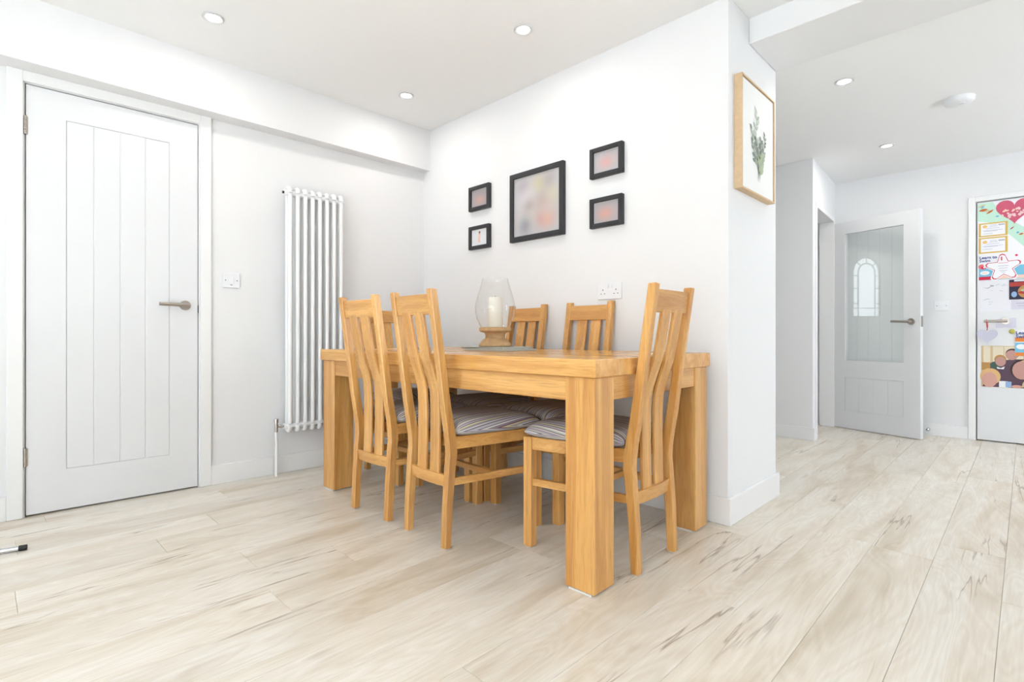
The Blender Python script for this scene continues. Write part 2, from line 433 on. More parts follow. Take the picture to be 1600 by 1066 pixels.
# right hand wall with the added hall window, and the garden wall behind the camera
rw = MB().box((XR, YF - 0.1, -0.02), (XR + 0.15, 3.4, 2.5)).box((XR, 5.0, -0.02), (XR + 0.15, 5.8, 2.5)).box((XR, 3.4, -0.02), (XR + 0.15, 5.0, 0.6)).box((XR, 3.4, 2.1), (XR + 0.15, 5.0, 2.5))
tag(rw.build('wall_right', M['wall']), 'white wall with the added hall window', 'wall', kind='structure')
gw = MB().box((-3.6, YF - 0.15, -0.02), (-1.5, YF, 2.5)).box((1.85, YF - 0.15, -0.02), (XR + 0.1, YF, 2.5)).box((-1.5, YF - 0.15, 2.12), (1.85, YF, 2.5))
tag(gw.build('wall_front', M['wall']), 'white garden wall round the glazed folding doors', 'wall', kind='structure')
def glazing(name, a, b, z0, z1, n, axis, pos, label):
    root = tag(empty(name, (0, 0, 0)), label, 'window', kind='structure')
    fr = MB(); st = (b - a) / n
    def put(mb, u0, u1, w0, w1, d0, d1):
        mb.box((u0, pos + d0, w0), (u1, pos + d1, w1)) if axis == 0 else mb.box((pos + d0, u0, w0), (pos + d1, u1, w1))
    for i in range(n + 1):
        u = a + i * st; put(fr, u - 0.035, u + 0.035, z0, z1, -0.03, 0.03)
    put(fr, a, b, z1 - 0.07, z1, -0.028, 0.028); put(fr, a, b, z0, z0 + 0.07, -0.028, 0.028)
    fr.build('window_frame', M['trim'], root)
    for i in range(n):
        g_ = MB(); put(g_, a + i * st + 0.036, a + (i + 1) * st - 0.036, z0 + 0.07, z1 - 0.07, -0.002, 0.002); g_.build('pane', M['glass'], root)
glazing('window_1', -1.5, 1.85, 0.0, 2.12, 3, 0, YF - 0.08, 'white framed glazed folding doors to the garden')

glazing('added_window', 3.4, 5.0, 0.6, 2.1, 2, 1, XR + 0.08, 'unseen white framed window in two lights, added to brighten the hall')  # unseen window added to let more light into the hall

# skirtings
SK = 0.1; ST = 0.015
def skirt(name, polys, label, z1=SK):
    mb = MB()
    for p in polys: mb.prism(p, 0.0, z1)
    return tag(mb.build(name, M['trim'], bevel=0.002), label, 'skirting', kind='structure')
sk = lw_empty('baseboard_left', label='white skirting board below the radiator', cat='skirting', kind='structure')
box('board', (0, DS1 + 0.062, 0), (ST, WA + 0.0, 0.108), M['trim'], sk, 0.002)
box('board', (0, YF, 0), (ST, DS0 - 0.062, 0.108), M['trim'], sk, 0.002)
skirt('baseboard_back', [[(-3.15, WA), (-3.15, WA - ST), (-0.92, WA - ST), (-0.92, 2.928), (-3.0, 2.928), (-3.0, 2.913), (-0.935, 2.913), (-0.935, WA)]], 'white skirting wrapping the pier beside the dining table', 0.118)
skirt('baseboard_hall_side', [[(-1.56, 4.6), (-1.19, 4.6), (-1.19, 4.66), (-1.205, 4.66), (-1.205, 4.615), (-1.56, 4.615)]], 'white skirting on the hall nib by the doorway')
skirt('baseboard_hall_far', [[(-1.25, 5.54), (-0.337, 5.54), (-0.337, 5.555), (-1.25, 5.555)], [(0.53, 5.54), (XR, 5.54), (XR, 5.555), (0.53, 5.555)]], 'white skirting behind the open glazed door')

# ------------------------------------------------------------------ door 1: panelled door in the left wall
d1 = lw_empty('door_1', label='white moulded boarded door beside the column radiator', cat='door', kind='structure')
ar = MB()
AW = 0.058
ar.box((0, DS0 - AW - 0.004, 0), (0.016, DS0 - 0.006, DH + 0.055)).box((0, DS1 + 0.006, 0), (0.016, DS1 + AW + 0.004, DH + 0.055)).box((0, DS0 - 0.006, DH + 0.005), (0.016, DS1 + 0.006, DH + 0.055))
ar.build('door_frame', M['trim'], d1, bevel=0.003)
leaf = MB()
G = 0.003
y0, y1, z0, z1 = DS0 + G, DS1 - G, 0.008, DH - G
py0, py1, pz0, pz1 = 0.288, 0.707, 0.197, 1.856
for lo, hi in (((-0.04, y0, z0), (0.0, py0, z1)), ((-0.04, py1, z0), (0.0, y1, z1)), ((-0.04, py0, z0), (0.0, py1, pz0)), ((-0.04, py0, pz1), (0.0, py1, z1))): leaf.box(lo, hi)
lf = leaf.build('door_leaf', M['door'], d1)
bw = (py1 - py0) / 4
for i in range(4):
    box('board', (-0.035, py0 + i * bw + 0.0012, pz0 + 0.002), (-0.0022, py0 + (i + 1) * bw - 0.0012, pz1 - 0.002), M['door'], lf, 0.0022)
box('backing', (-0.034, py0, pz0), (-0.0052, py1, pz1), M['door'], lf)
for zc in (1.795, 0.275):
    hg = MB()
    for k in range(4): hg.tube([(0.006, DS0, zc - 0.042 + k * 0.0212), (0.006, DS0, zc - 0.0222 + k * 0.0212)], 0.006, 12)
    hg.box((-0.001, DS0 - 0.010, zc - 0.04), (0.002, DS0 + 0.010, zc + 0.04))
    hg.build('hinge', M['nickel'], d1)
def lever(parent, y, z, out, sgn, length=0.125, ax='y'):
    """round rose with a straight lever; sgn gives the lever direction along the door"""
    h_ = MB()
    def P(o, a, zz): return (o, a, zz) if ax == 'y' else (a, -o, zz)
    h_.tube([P(out, y, z), P(out + 0.009, y, z)], 0.026, 28)
    h_.tube([P(out + 0.005, y, z), P(out + 0.048, y, z)], 0.009, 14)
    h_.tube([P(out + 0.048, y - sgn * 0.012, z - 0.001), P(out + 0.048, y + sgn * length, z + 0.004)], 0.0098, 16)
    return h_.build('handle', M['nickel'], parent)
lever(d1, 0.778, 0.994, 0.0, -1)
box('latch', (-0.03, DS1 - 0.003, 0.955), (0.002, DS1 + 0.001, 0.998), M['dark'], d1)

# ------------------------------------------------------------------ door 2: glazed hall door standing open
hang = math.atan2(-0.3218, 0.9468)
d2 = empty('door_2', (-1.262, 5.455, 0), hang, label='white half-glazed door standing open in the hall', cat='door', kind='structure')
W2, H2 = 0.696, 1.842
gx0, gx1, gz0, gz1 = 0.109, 0.577, 0.608, 1.735
lx0, lx1, lz0, lz1 = 0.109, 0.577, 0.160, 0.458
lf2 = MB()
for lo, hi in (((0, 0, 0.006), (gx0, 0.04, H2)), ((gx1, 0, 0.006), (W2, 0.04, H2)), ((gx0, 0, gz1), (gx1, 0.04, H2)), ((gx0, 0, lz1), (gx1, 0.04, gz0)), ((gx0, 0, 0.006), (gx1, 0.04, lz0))): lf2.box(lo, hi)
o2 = lf2.build('door_leaf', M['door'], d2)
for i in range(4):
    bw = (lx1 - lx0) / 4
    box('board', (lx0 + i * bw + 0.0012, 0.0022, lz0 + 0.002), (lx0 + (i + 1) * bw - 0.0012, 0.034, lz1 - 0.002), M['door'], o2, 0.0022)
box('backing', (lx0, 0.0052, lz0), (lx1, 0.033, lz1), M['door'], o2)
gp = box('glass_pane', (gx0, 0.016, gz0), (gx1, 0.022, gz1), M['doorglass'], o2)
for i in range(1, 5):
    xx = gx0 + (gx1 - gx0) * i / 5
    box('pane_strip', (xx - 0.0015, 0.0152, gz0), (xx + 0.0015, 0.016, gz1), M['doorglass'], o2)  # thin upright glass strips on the pane
lever(d2, 0.633, 0.942, 0.0, -1, ax='x')
box('latch', (W2 - 0.0005, 0.008, 0.90), (W2 + 0.003, 0.032, 0.985), M['nickel'], d2)
for zc in (1.66, 0.22): MB().tube([(-0.004, -0.004, zc - 0.04), (-0.004, -0.004, zc + 0.04)], 0.006, 12).build('hinge', M['nickel'], d2)
# its lining, fixed in the wall opening
tr = MB()
n0 = Vector((sx(OY0), OY0)); n1 = Vector((sx(OY1), OY1))
def lining(ya, yb, za, zb, proud=0.012):
    tr.prism([(sx(ya) + proud, ya), (sx(yb) + proud, yb), (sx(yb) - 0.11, yb), (sx(ya) - 0.11, ya)], za, zb)
lining(OY0 - 0.012, OY0 + 0.026, 0, 1.90); lining(OY1 - 0.026, OY1 + 0.012, 0, 1.90); lining(OY0 + 0.026, OY1 - 0.026, 1.862, 1.90)
tag(tr.build('trim_3', M['trim'], bevel=0.002), 'white lining round the hall doorway', 'door frame', kind='structure')

# front door with an arched leaded light (seen mirrored in the glazed door)
fd = empty('door_4', (-3.14, FD0, 0), label='white front door with arched leaded glass light', cat='door', kind='structure')
FW = FD1 - FD0
cy = 3.435 - FD0; hwid = 0.20; az0 = 1.08; azs = 1.66
def arch(hw_, zb, zs, n=16):
    return [(cy - hw_, zb), (cy + hw_, zb)] + [(cy + hw_ * math.cos(PI * k / n), zs + hw_ * math.sin(PI * k / n)) for k in range(n + 1)]
outer = arch(hwid, az0, azs)
# leaf with an arched hole: bridge rectangle to arch loop
rect = [(0.004, 0.006), (FW - 0.004, 0.006), (FW - 0.004, FH - 0.004), (0.004, FH - 0.004)]
bm = bmesh.new()
def loop(pts, x): return [bm.verts.new((x, a, b)) for a, b in pts]
for x in (-0.04, 0.0):
    r_ = loop(rect, x); a_ = loop(outer, x)
    for q in (r_, a_):
        for i in range(len(q)): bm.edges.new((q[i], q[(i + 1) % len(q)]))
    bmesh.ops.triangle_fill(bm, use_beauty=True, edges=[e for e in bm.edges if all(abs(v.co.x - x) < 1e-6 for v in e.verts)])
me = bpy.data.meshes.new('door_leaf'); bm.to_mesh(me); bm.free(); me.materials.append(M['door'])
link(bpy.data.objects.new('door_leaf', me), fd)
pn = MB().add([(-0.02, a, b) for a, b in outer], [tuple(range(len(outer)))]).build('glass_pane', M['glass'], fd)
ld = MB()
inner = arch(hwid * 0.62, az0 + 0.11, azs)
def came(pts, r=0.008, close=True):
    P = [(-0.01, a, b) for a, b in pts]
    if close: P.append(P[0])
    ld.tube(P, r, 6, False)
came(inner); came(outer)
for zz in (1.25, 1.45, 1.62):
    for sg in (-1, 1): came([(cy + sg * hwid * 0.62, zz), (cy + sg * hwid, zz)], 0.006, False)
for th in (45, 90, 135):
    t_ = math.radians(th); came([(cy + hwid * 0.62 * math.cos(t_), azs + hwid * 0.62 * math.sin(t_)), (cy + hwid * math.cos(t_), azs + hwid * math.sin(t_))], 0.006, False)
came([(cy - hwid * 0.62, az0 + 0.11), (cy - hwid, az0 + 0.11)], 0.006, False); came([(cy + hwid * 0.62, az0 + 0.11), (cy + hwid, az0 + 0.11)], 0.006, False)
for sg in (-0.62, 0.62): came([(cy + sg * hwid, az0), (cy + sg * hwid, az0 + 0.11)], 0.006, False)
ld.build('lead_came', M['lead'], fd)

# ------------------------------------------------------------------ door 3: door covered with children's papers
d3 = empty('door_3', (P3X0, 5.555, 0), label='white hall door covered in posters and certificates', cat='door', kind='structure')
W3 = P3X1 - P3X0
box('door_leaf', (0.003, -0.005, 0.008), (W3 - 0.003, 0.036, P3H - 0.003), M['door'], d3, 0.002)
ar3 = MB().box((-0.050, -0.014, 0), (-0.006, 0, P3H + 0.045)).box((W3 + 0.006, -0.014, 0), (W3 + 0.05, 0, P3H + 0.045)).box((-0.006, -0.014, P3H + 0.006), (W3 + 0.006, 0, P3H + 0.045))
ar3.build('door_frame', M['trim'], d3, bevel=0.002)
h3 = MB()
h3.tube([(0.165, -0.005, 0.942), (0.165, -0.014, 0.942)], 0.026, 24).tube([(0.165, -0.01, 0.942), (0.165, -0.052, 0.942)], 0.009, 12).tube([(0.178, -0.052, 0.942), (0.044, -0.052, 0.942)], 0.0095, 14)
h3.build('handle', M['nickel'], d3)

YD = 5.5497                                   # front face of that door
def sheet(name, polys, layer, label=None, cat=None, parent=None, y=YD, th=0.0006, group=None):
    """flat paper print: first polygon is the sheet, the others are printed on it; points are world (x, z)"""
    V = []; F = []; mats = []; mi = []
    yy = y - 0.0012 * layer
    for i, (pts, mk) in enumerate(polys):
        if M[mk] not in mats: mats.append(M[mk])
        k = mats.index(M[mk]); n = len(V); q = yy - th - (0.00025 * i if i else 0)
        a = sum(pts[j][0] * pts[(j + 1) % len(pts)][1] - pts[(j + 1) % len(pts)][0] * pts[j][1] for j in range(len(pts)))
        if a < 0: pts = pts[::-1]
        V += [(x, q, z) for x, z in pts]; F.append(tuple(range(n, n + len(pts)))); mi.append(k)
        if i == 0:
            n2 = len(V); V += [(x, yy, z) for x, z in pts]
            for j in range(len(pts)):
                F.append((n + (j + 1) % len(pts), n + j, n2 + j, n2 + (j + 1) % len(pts))); mi.append(k)
    o = mesh(name, V, F, None, parent, mats=mats, mi=mi)
    return tag(o, label, cat, group)
def rc(x0, z0, x1, z1): return [(x0, z0), (x1, z0), (x1, z1), (x0, z1)]
def ell(cx, cz, rx, rz, rot=0.0, n=18):
    return [(cx + rx * math.cos(2*PI*k/n) * math.cos(rot) - rz * math.sin(2*PI*k/n) * math.sin(rot), cz + rx * math.cos(2*PI*k/n) * math.sin(rot) + rz * math.sin(2*PI*k/n) * math.cos(rot)) for k in range(n)]
def leaf_poly(cx, cz, l, wd, rot, n=6):
    pts = [(l * (t / n - 0.5), wd * math.sin(PI * t / n)) for t in range(n + 1)] + [(l * (t / n - 0.5), -wd * math.sin(PI * t / n)) for t in range(n - 1, 0, -1)]
    return [(cx + a * math.cos(rot) - b * math.sin(rot), cz + a * math.sin(rot) + b * math.cos(rot)) for a, b in pts]
def heart_pts(cx, cz, s, n=32):
    out = []
    for k in range(n):
        t = 2 * PI * k / n
        out.append((cx + s * 16 * math.sin(t) ** 3 / 17, cz + s * (13 * math.cos(t) - 5 * math.cos(2*t) - 2 * math.cos(3*t) - math.cos(4*t)) / 17))
    return out
def text(name, s, size, x, z, y, mat, parent, shear=0.0, bold=0.0):
    c = bpy.data.curves.new(name, 'FONT'); c.body = s; c.size = size; c.shear = shear; c.offset = bold; c.resolution_u = 3
    c.space_line = 0.85
    t = bpy.data.objects.new(name, c); COL.objects.link(t)
    dg = bpy.context.evaluated_depsgraph_get()
    me = bpy.data.meshes.new_from_object(t.evaluated_get(dg))
    bpy.data.objects.remove(t)
    me.materials.clear(); me.materials.append(mat)
    o = link(bpy.data.objects.new(name, me), parent)
    o.rotation_euler = (PI / 2, 0, 0); o.location = (x, y, z)
    return o

rl = random.Random(3)
pol = [(rc(-0.278, 1.46, 0.26, 1.872), 'paper'), ([(-0.278, 1.872), (-0.278, 1.735), (-0.21, 1.715), (-0.09, 1.60), (0.02, 1.46), (0.17, 1.46), (0.05, 1.60), (-0.07, 1.70), (-0.15, 1.79), (-0.19, 1.872)], 'mint')]
for x, z, l, w_, r, c in ((-0.255, 1.852, 0.055, 0.006, 0.35, 'tan'), (-0.25, 1.842, 0.03, 0.006, 0.5, 'blue'), (-0.245, 1.818, 0.055, 0.011, 0.1, 'feather'), (-0.207, 1.799, 0.055, 0.007, 0.6, 'feather'), (-0.222, 1.807, 0.04, 0.005, 0.6, 'tan'),
                          (-0.165, 1.758, 0.022, 0.006, 0.2, 'blue'), (-0.082, 1.655, 0.034, 0.004, 0.75, 'foodred'), (-0.05, 1.617, 0.018, 0.007, 0.6, 'blue'), (-0.031, 1.603, 0.028, 0.007, 0.25, 'feather'), (0.06, 1.53, 0.04, 0.008, 0.4, 'feather'), (0.03, 1.56, 0.02, 0.007, 0.3, 'blue')):
    pol.append((leaf_poly(x, z, l, w_, r), c))
sheet('art_poster', pol, 0, 'white poster with a mint band and painted feathers on the hall door', 'poster')
pol = [(heart_pts(-0.068, 1.795, 0.112), 'pink')]
for k in range(26):
    pol.append((ell(-0.075 + rl.uniform(-0.062, 0.075), 1.775 + rl.uniform(-0.045, 0.03), rl.uniform(0.005, 0.014), rl.uniform(0.004, 0.009), rl.uniform(0, 3), 9), rl.choice(('palepink', 'palepink', 'peach'))))
sheet('paper_heart', pol, 1, 'big pink paper heart with pale patches on the hall door', 'paper heart')
for zc, x0, lb in ((1.66, -0.272, 'upper gold bordered certificate with a round seal on the hall door'), (1.538, -0.272, 'lower gold bordered certificate with a round seal on the hall door')):
    ww = 0.166; hh = 0.054 if zc > 1.6 else 0.062
    pol = [(rc(x0, zc - hh, x0 + ww, zc + hh), 'gold'), (rc(x0 + 0.012, zc - hh + 0.010, x0 + ww - 0.014, zc + hh - 0.010), 'paper'), (ell(x0 + 0.036, zc + 0.026, 0.014, 0.012), 'seal')]
    for dz, a, b in ((0.034, 0.065, 0.105), (0.024, 0.06, 0.11), (0.010, 0.045, 0.12), (-0.006, 0.022, 0.140), (-0.012, 0.03, 0.11), (-0.030, 0.022, 0.08)):
        pol.append((rc(x0 + a, zc + dz - 0.0012, x0 + b, zc + dz + 0.0012), 'greyline'))
    for q in range(4): pol.append((ell(x0 + 0.118 + q * 0.009, zc + 0.032, 0.0045, 0.006, 0.3, 10), 'greyline'))
    sheet('certificate', pol, 1, lb, 'certificate')
def star(cx, cz, R, r, rot):
    pts = []
    for k in range(5):
        a = rot + PI / 2 + 2 * PI * k / 5
        for da, rr in ((-0.16, R * 0.93), (0, R), (0.16, R * 0.93)): pts.append((cx + rr * math.cos(a + da), cz + rr * math.sin(a + da)))
        b_ = a + PI / 5; pts.append((cx + r * math.cos(b_), cz + r * math.sin(b_)))
    return pts
# swimming certificates: lettering as in the photograph
def swim(x0, z0, x1, z1, layer, label, orange=False):
    a = 'orange' if orange else 'red'
    H_ = z1 - z0
    pol = [(rc(x0, z0, x1, z1), 'paper'), (rc(x0 + 0.001, z0, x1, z0 + H_ * 0.52), 'sky'), (rc(x0 + 0.001, z0 + 0.001, x0 + 0.075, z0 + 0.027), a)]
    if orange:
        pol.append((rc(x0 + 0.001, z0 + H_ * 0.55, x1, z0 + H_ * 0.72), 'orange'))
        pol.append((ell(x0 + 0.035, z0 + H_ * 0.36, 0.028, 0.02), 'paper'))
        return sheet('swimming_certificate', pol, layer, label, 'certificate')
    pol += [(ell(x0 + 0.022, z0 + 0.105, 0.024, 0.020, -0.3), 'coral'), (ell(x0 + 0.030, z0 + 0.098, 0.016, 0.011, -0.2), 'red'), (ell(x0 + 0.034, z0 + 0.100, 0.008, 0.006), 'paper'),
            (ell(x0 + 0.036, z0 + 0.056, 0.028, 0.016), 'paper'), (rc(x0 + 0.02, z0 + 0.052, x0 + 0.05, z0 + 0.059), 'peach'),
            (rc(x0 + 0.10, z0 + 0.003, x1, z0 + 0.028), 'peach')]
    c = (x0 + 0.142, z0 + 0.092)
    pol += [(star(c[0], c[1], 0.118, 0.062, 0.06), 'paper'), (star(c[0], c[1], 0.106, 0.055, 0.06), 'red'), (star(c[0], c[1], 0.098, 0.050, 0.06), 'paper')]
    for dz, ha in ((0.034, 0.028), (0.012, 0.03), (-0.006, 0.026), (-0.024, 0.024), (-0.036, 0.012)):
        pol.append((rc(c[0] - ha, c[1] + dz - 0.0015, c[0] + ha, c[1] + dz + 0.0015), 'coral' if dz > 0.03 else 'greyline'))
    pol.append((ell(x0 + 0.216, z0 + 0.178, 0.008, 0.008, 0, 10), 'red'))
    return sheet('swimming_certificate', pol, layer, label, 'certificate')
s1 = swim(-0.273, 1.266, 0.024, 1.468, 1, 'swimming certificate with a big red star on the hall door')
text('lettering', 'Learn to\nSwim', 0.030, -0.269, 1.432, YD - 0.0086, M['navy'], s1, bold=0.0008)
text('lettering', '1', 0.04, -0.150, 1.412, YD - 0.0086, M['red'], s1, bold=0.0012)
s2 = swim(-0.066, 0.674, 0.14, 0.872, 3, 'swimming certificate with an orange band overlapping the group photo', True)
text('lettering', 'Learn to\nSwim', 0.034, -0.062, 0.840, YD - 0.0066, M['navy'], s2, bold=0.0008)
pol = [(rc(-0.273, 1.018, -0.092, 1.262), 'sheet')]
for k in range(16):
    x = rl.uniform(-0.255, -0.12); z = rl.uniform(1.05, 1.24); l = rl.uniform(0.01, 0.05)
    pol.append((leaf_poly(x, z, l, 0.0015, rl.uniform(-0.5, 0.5), 3), 'greyline'))
pol.append((ell(-0.195, 1.218, 0.012, 0.006), 'greyline'))
sheet('drawing_sheet', pol, 0, 'crinkled white drawing sheet with faint pencil marks on the hall door', 'drawing')
pol = [(rc(-0.098, 1.106, 0.05, 1.258), 'fooddark'), (rc(-0.094, 1.205, 0.046, 1.238), 'foodred'), (ell(-0.005, 1.165, 0.045, 0.05), 'bun'), (ell(-0.01, 1.158, 0.04, 0.012), 'foodred'), (ell(0.0, 1.175, 0.035, 0.012), 'leafg'), (ell(-0.07, 1.145, 0.016, 0.022), 'bluebag'), (rc(-0.07, 1.243, 0.03, 1.256), 'sheet')]
sheet('food_flyer', pol, 2, 'dark food flyer with a burger pinned beside the drawing sheet', 'flyer')
sheet('note_card', [(rc(-0.086, 1.03, 0.06, 1.098), 'lilac'), (rc(-0.06, 1.075, 0.03, 1.079), 'greyline'), (rc(-0.05, 1.055, 0.03, 1.058), 'greyline')], 1, 'pale note card below the food flyer', 'card')
sheet('paper_tag', [([(-0.172, 0.890), (-0.058, 0.890), (-0.058, 0.966), (-0.140, 0.966), (-0.172, 0.918)], 'lilac')], 1, 'lilac paper tag behind the hall door handle', 'paper')
pol = [(rc(-0.258, 0.428, 0.10, 0.750), 'tan'), (rc(-0.245, 0.60, -0.205, 0.748), 'cream'), (rc(-0.19, 0.62, -0.02, 0.745), 'cream'), (rc(-0.13, 0.62, -0.125, 0.748), 'tan'), (rc(-0.255, 0.56, -0.17, 0.62), 'bun')]
pol += [([(-0.205, 0.585), (-0.17, 0.63), (-0.07, 0.65), (0.09, 0.64), (0.09, 0.43), (-0.25, 0.43)], 'plum'), (ell(-0.175, 0.60, 0.032, 0.028), 'green'),
        (ell(-0.148, 0.645, 0.034, 0.036), 'bun'), (ell(-0.080, 0.690, 0.038, 0.040), 'hair'), (ell(-0.020, 0.57, 0.072, 0.080), 'hair'), (ell(0.0, 0.57, 0.06, 0.078), 'blond'), (ell(-0.205, 0.51, 0.06, 0.065), 'blond'),
        (ell(-0.083, 0.680, 0.035, 0.038), 'skin'), (ell(-0.146, 0.628, 0.030, 0.036), 'skin'), (ell(-0.026, 0.565, 0.055, 0.070), 'skin'), (ell(-0.210, 0.485, 0.044, 0.060), 'skin2'),
        ([(-0.168, 0.588), (-0.145, 0.578), (-0.122, 0.592), (-0.128, 0.570), (-0.165, 0.572)], 'paper'), (rc(-0.155, 0.43, -0.105, 0.478), 'paper'), (rc(-0.118, 0.432, -0.085, 0.476), 'bluebag'), (ell(-0.055, 0.44, 0.03, 0.012), 'skin2'), (leaf_poly(0.0, 0.47, 0.09, 0.02, 0.9), 'tan')]
sheet('group_photo', pol, 0, 'large colour photo of four people with blurred faces on the hall door', 'photo')
orn = empty('heart_ornament', (-0.222, 5.497, 0.762), label='glittery white heart ornament hanging from the hall door handle', cat='ornament')
hp = heart_pts(0, 0.068, 0.066)
mb = MB(); n = len(hp)
mb.add([(x, -0.004, z) for x, z in hp] + [(x, 0.004, z) for x, z in hp], [tuple(range(n)), tuple(range(2 * n - 1, n - 1, -1))] + [(i, n + i, n + (i + 1) % n, (i + 1) % n) for i in range(n)])
mb.build('heart', M['glitter'], orn, bevel=0.0015)
MB().tube([(0, 0, 0.108), (0.004, 0, 0.14), (0.002, 0.010, 0.176), (0.0, 0.016, 0.189), (-0.004, 0.006, 0.192), (-0.004, -0.004, 0.176), (0, 0, 0.13)], 0.0026, 8).build('ribbon', M['ribbon'], orn)
MB().lathe([(0.002, 0.0), (0.016, 0.003), (0.018, 0.008), (0.012, 0.014), (0.002, 0.016)], seg=18).xf(Matrix.Translation((-0.082, YD, 0.862)) @ Matrix.Rotation(PI / 2, 4, 'X')).build('fridge_magnet', M['brass'])
tag(bpy.data.objects['fridge_magnet'], 'small round brassy magnet beside the lower swimming certificate', 'magnet')

# ------------------------------------------------------------------ dining table
T = empty('dining_table', (-1.871, 1.773, 0), 0.0253, label='chunky oak dining table with thick square legs by the white wall', cat='table')
HL, HW = 0.885, 0.4325
LG = 0.116
box('tabletop', (-HL - 0.012, -HW - 0.012, 0.699), (HL + 0.012, HW + 0.003, 0.757), M['top'], T, 0.002)
for sxn in (-1, 1):
    for syn in (-1, 1):
        x0, x1 = sorted((sxn * HL, sxn * (HL - LG))); y0, y1 = sorted((syn * HW, syn * (HW - LG)))
        lg = box('leg', (x0, y0, 0.006), (x1, y1, 0.699), M['oakz'], T, 0.003)
        box('felt_pad', (x0 + 0.014, y0 + 0.001, 0.0), (x1 - 0.014, y1 - 0.001, 0.0062), M['pad'], lg)
for syn in (-1, 1):
    y0, y1 = sorted((syn * (HW - 0.006), syn * (HW - 0.03)))
    box('apron', (-HL + LG, y0, 0.618), (HL - LG, y1, 0.698), M['oakx'], T, 0.002)
for sxn in (-1, 1):
    x0, x1 = sorted((sxn * (HL - 0.006), sxn * (HL - 0.03)))
    box('apron', (x0, -HW + LG, 0.618), (x1, HW - LG, 0.698), M['oaky'], T, 0.002)

# ------------------------------------------------------------------ dining chairs
def ribbon(prof, x0, x1, thick):
    """plank bent along a (y, z) profile, x0..x1 wide"""
    V = []; F = []; n = len(prof)
    th = thick if isinstance(thick, (list, tuple)) else [thick] * n
    for (y, z), t in zip(prof, th):
        V += [(x0, y, z), (x1, y, z), (x1, y + t, z), (x0, y + t, z)]
    for i in range(n - 1):
        for k in range(4):
            F.append((i*4 + k, i*4 + (k+1) % 4, (i+1)*4 + (k+1) % 4, (i+1)*4 + k))
    F += [(3, 2, 1, 0), tuple((n-1)*4 + k for k in range(4))]
    return MB().add(V, F)
def interp(prof, z):
    for (y0, z0), (y1, z1) in zip(prof, prof[1:]):
        if z0 <= z <= z1: return y0 + (y1 - y0) * (z - z0) / (z1 - z0)
POST = [(0.0, 0.003), (0.006, 0.17), (0.017, 0.32), (0.021, 0.365), (0.019, 0.41), (0.010, 0.47), (-0.004, 0.55), (-0.025, 0.71), (-0.046, 0.86), (-0.068, 1.012)]
PT = [0.030, 0.033, 0.037, 0.040, 0.040, 0.038, 0.036, 0.033, 0.031, 0.030]
SLAT = [(y + 0.007, z) for y, z in ((0.013, 0.262), (0.016, 0.36), (0.017, 0.45), (0.017, 0.55), (0.014, 0.605), (0.005, 0.648), (-0.012, 0.697), (-0.029, 0.745), (-0.041, 0.80), (-0.050, 0.85), (-0.063, 0.925))]
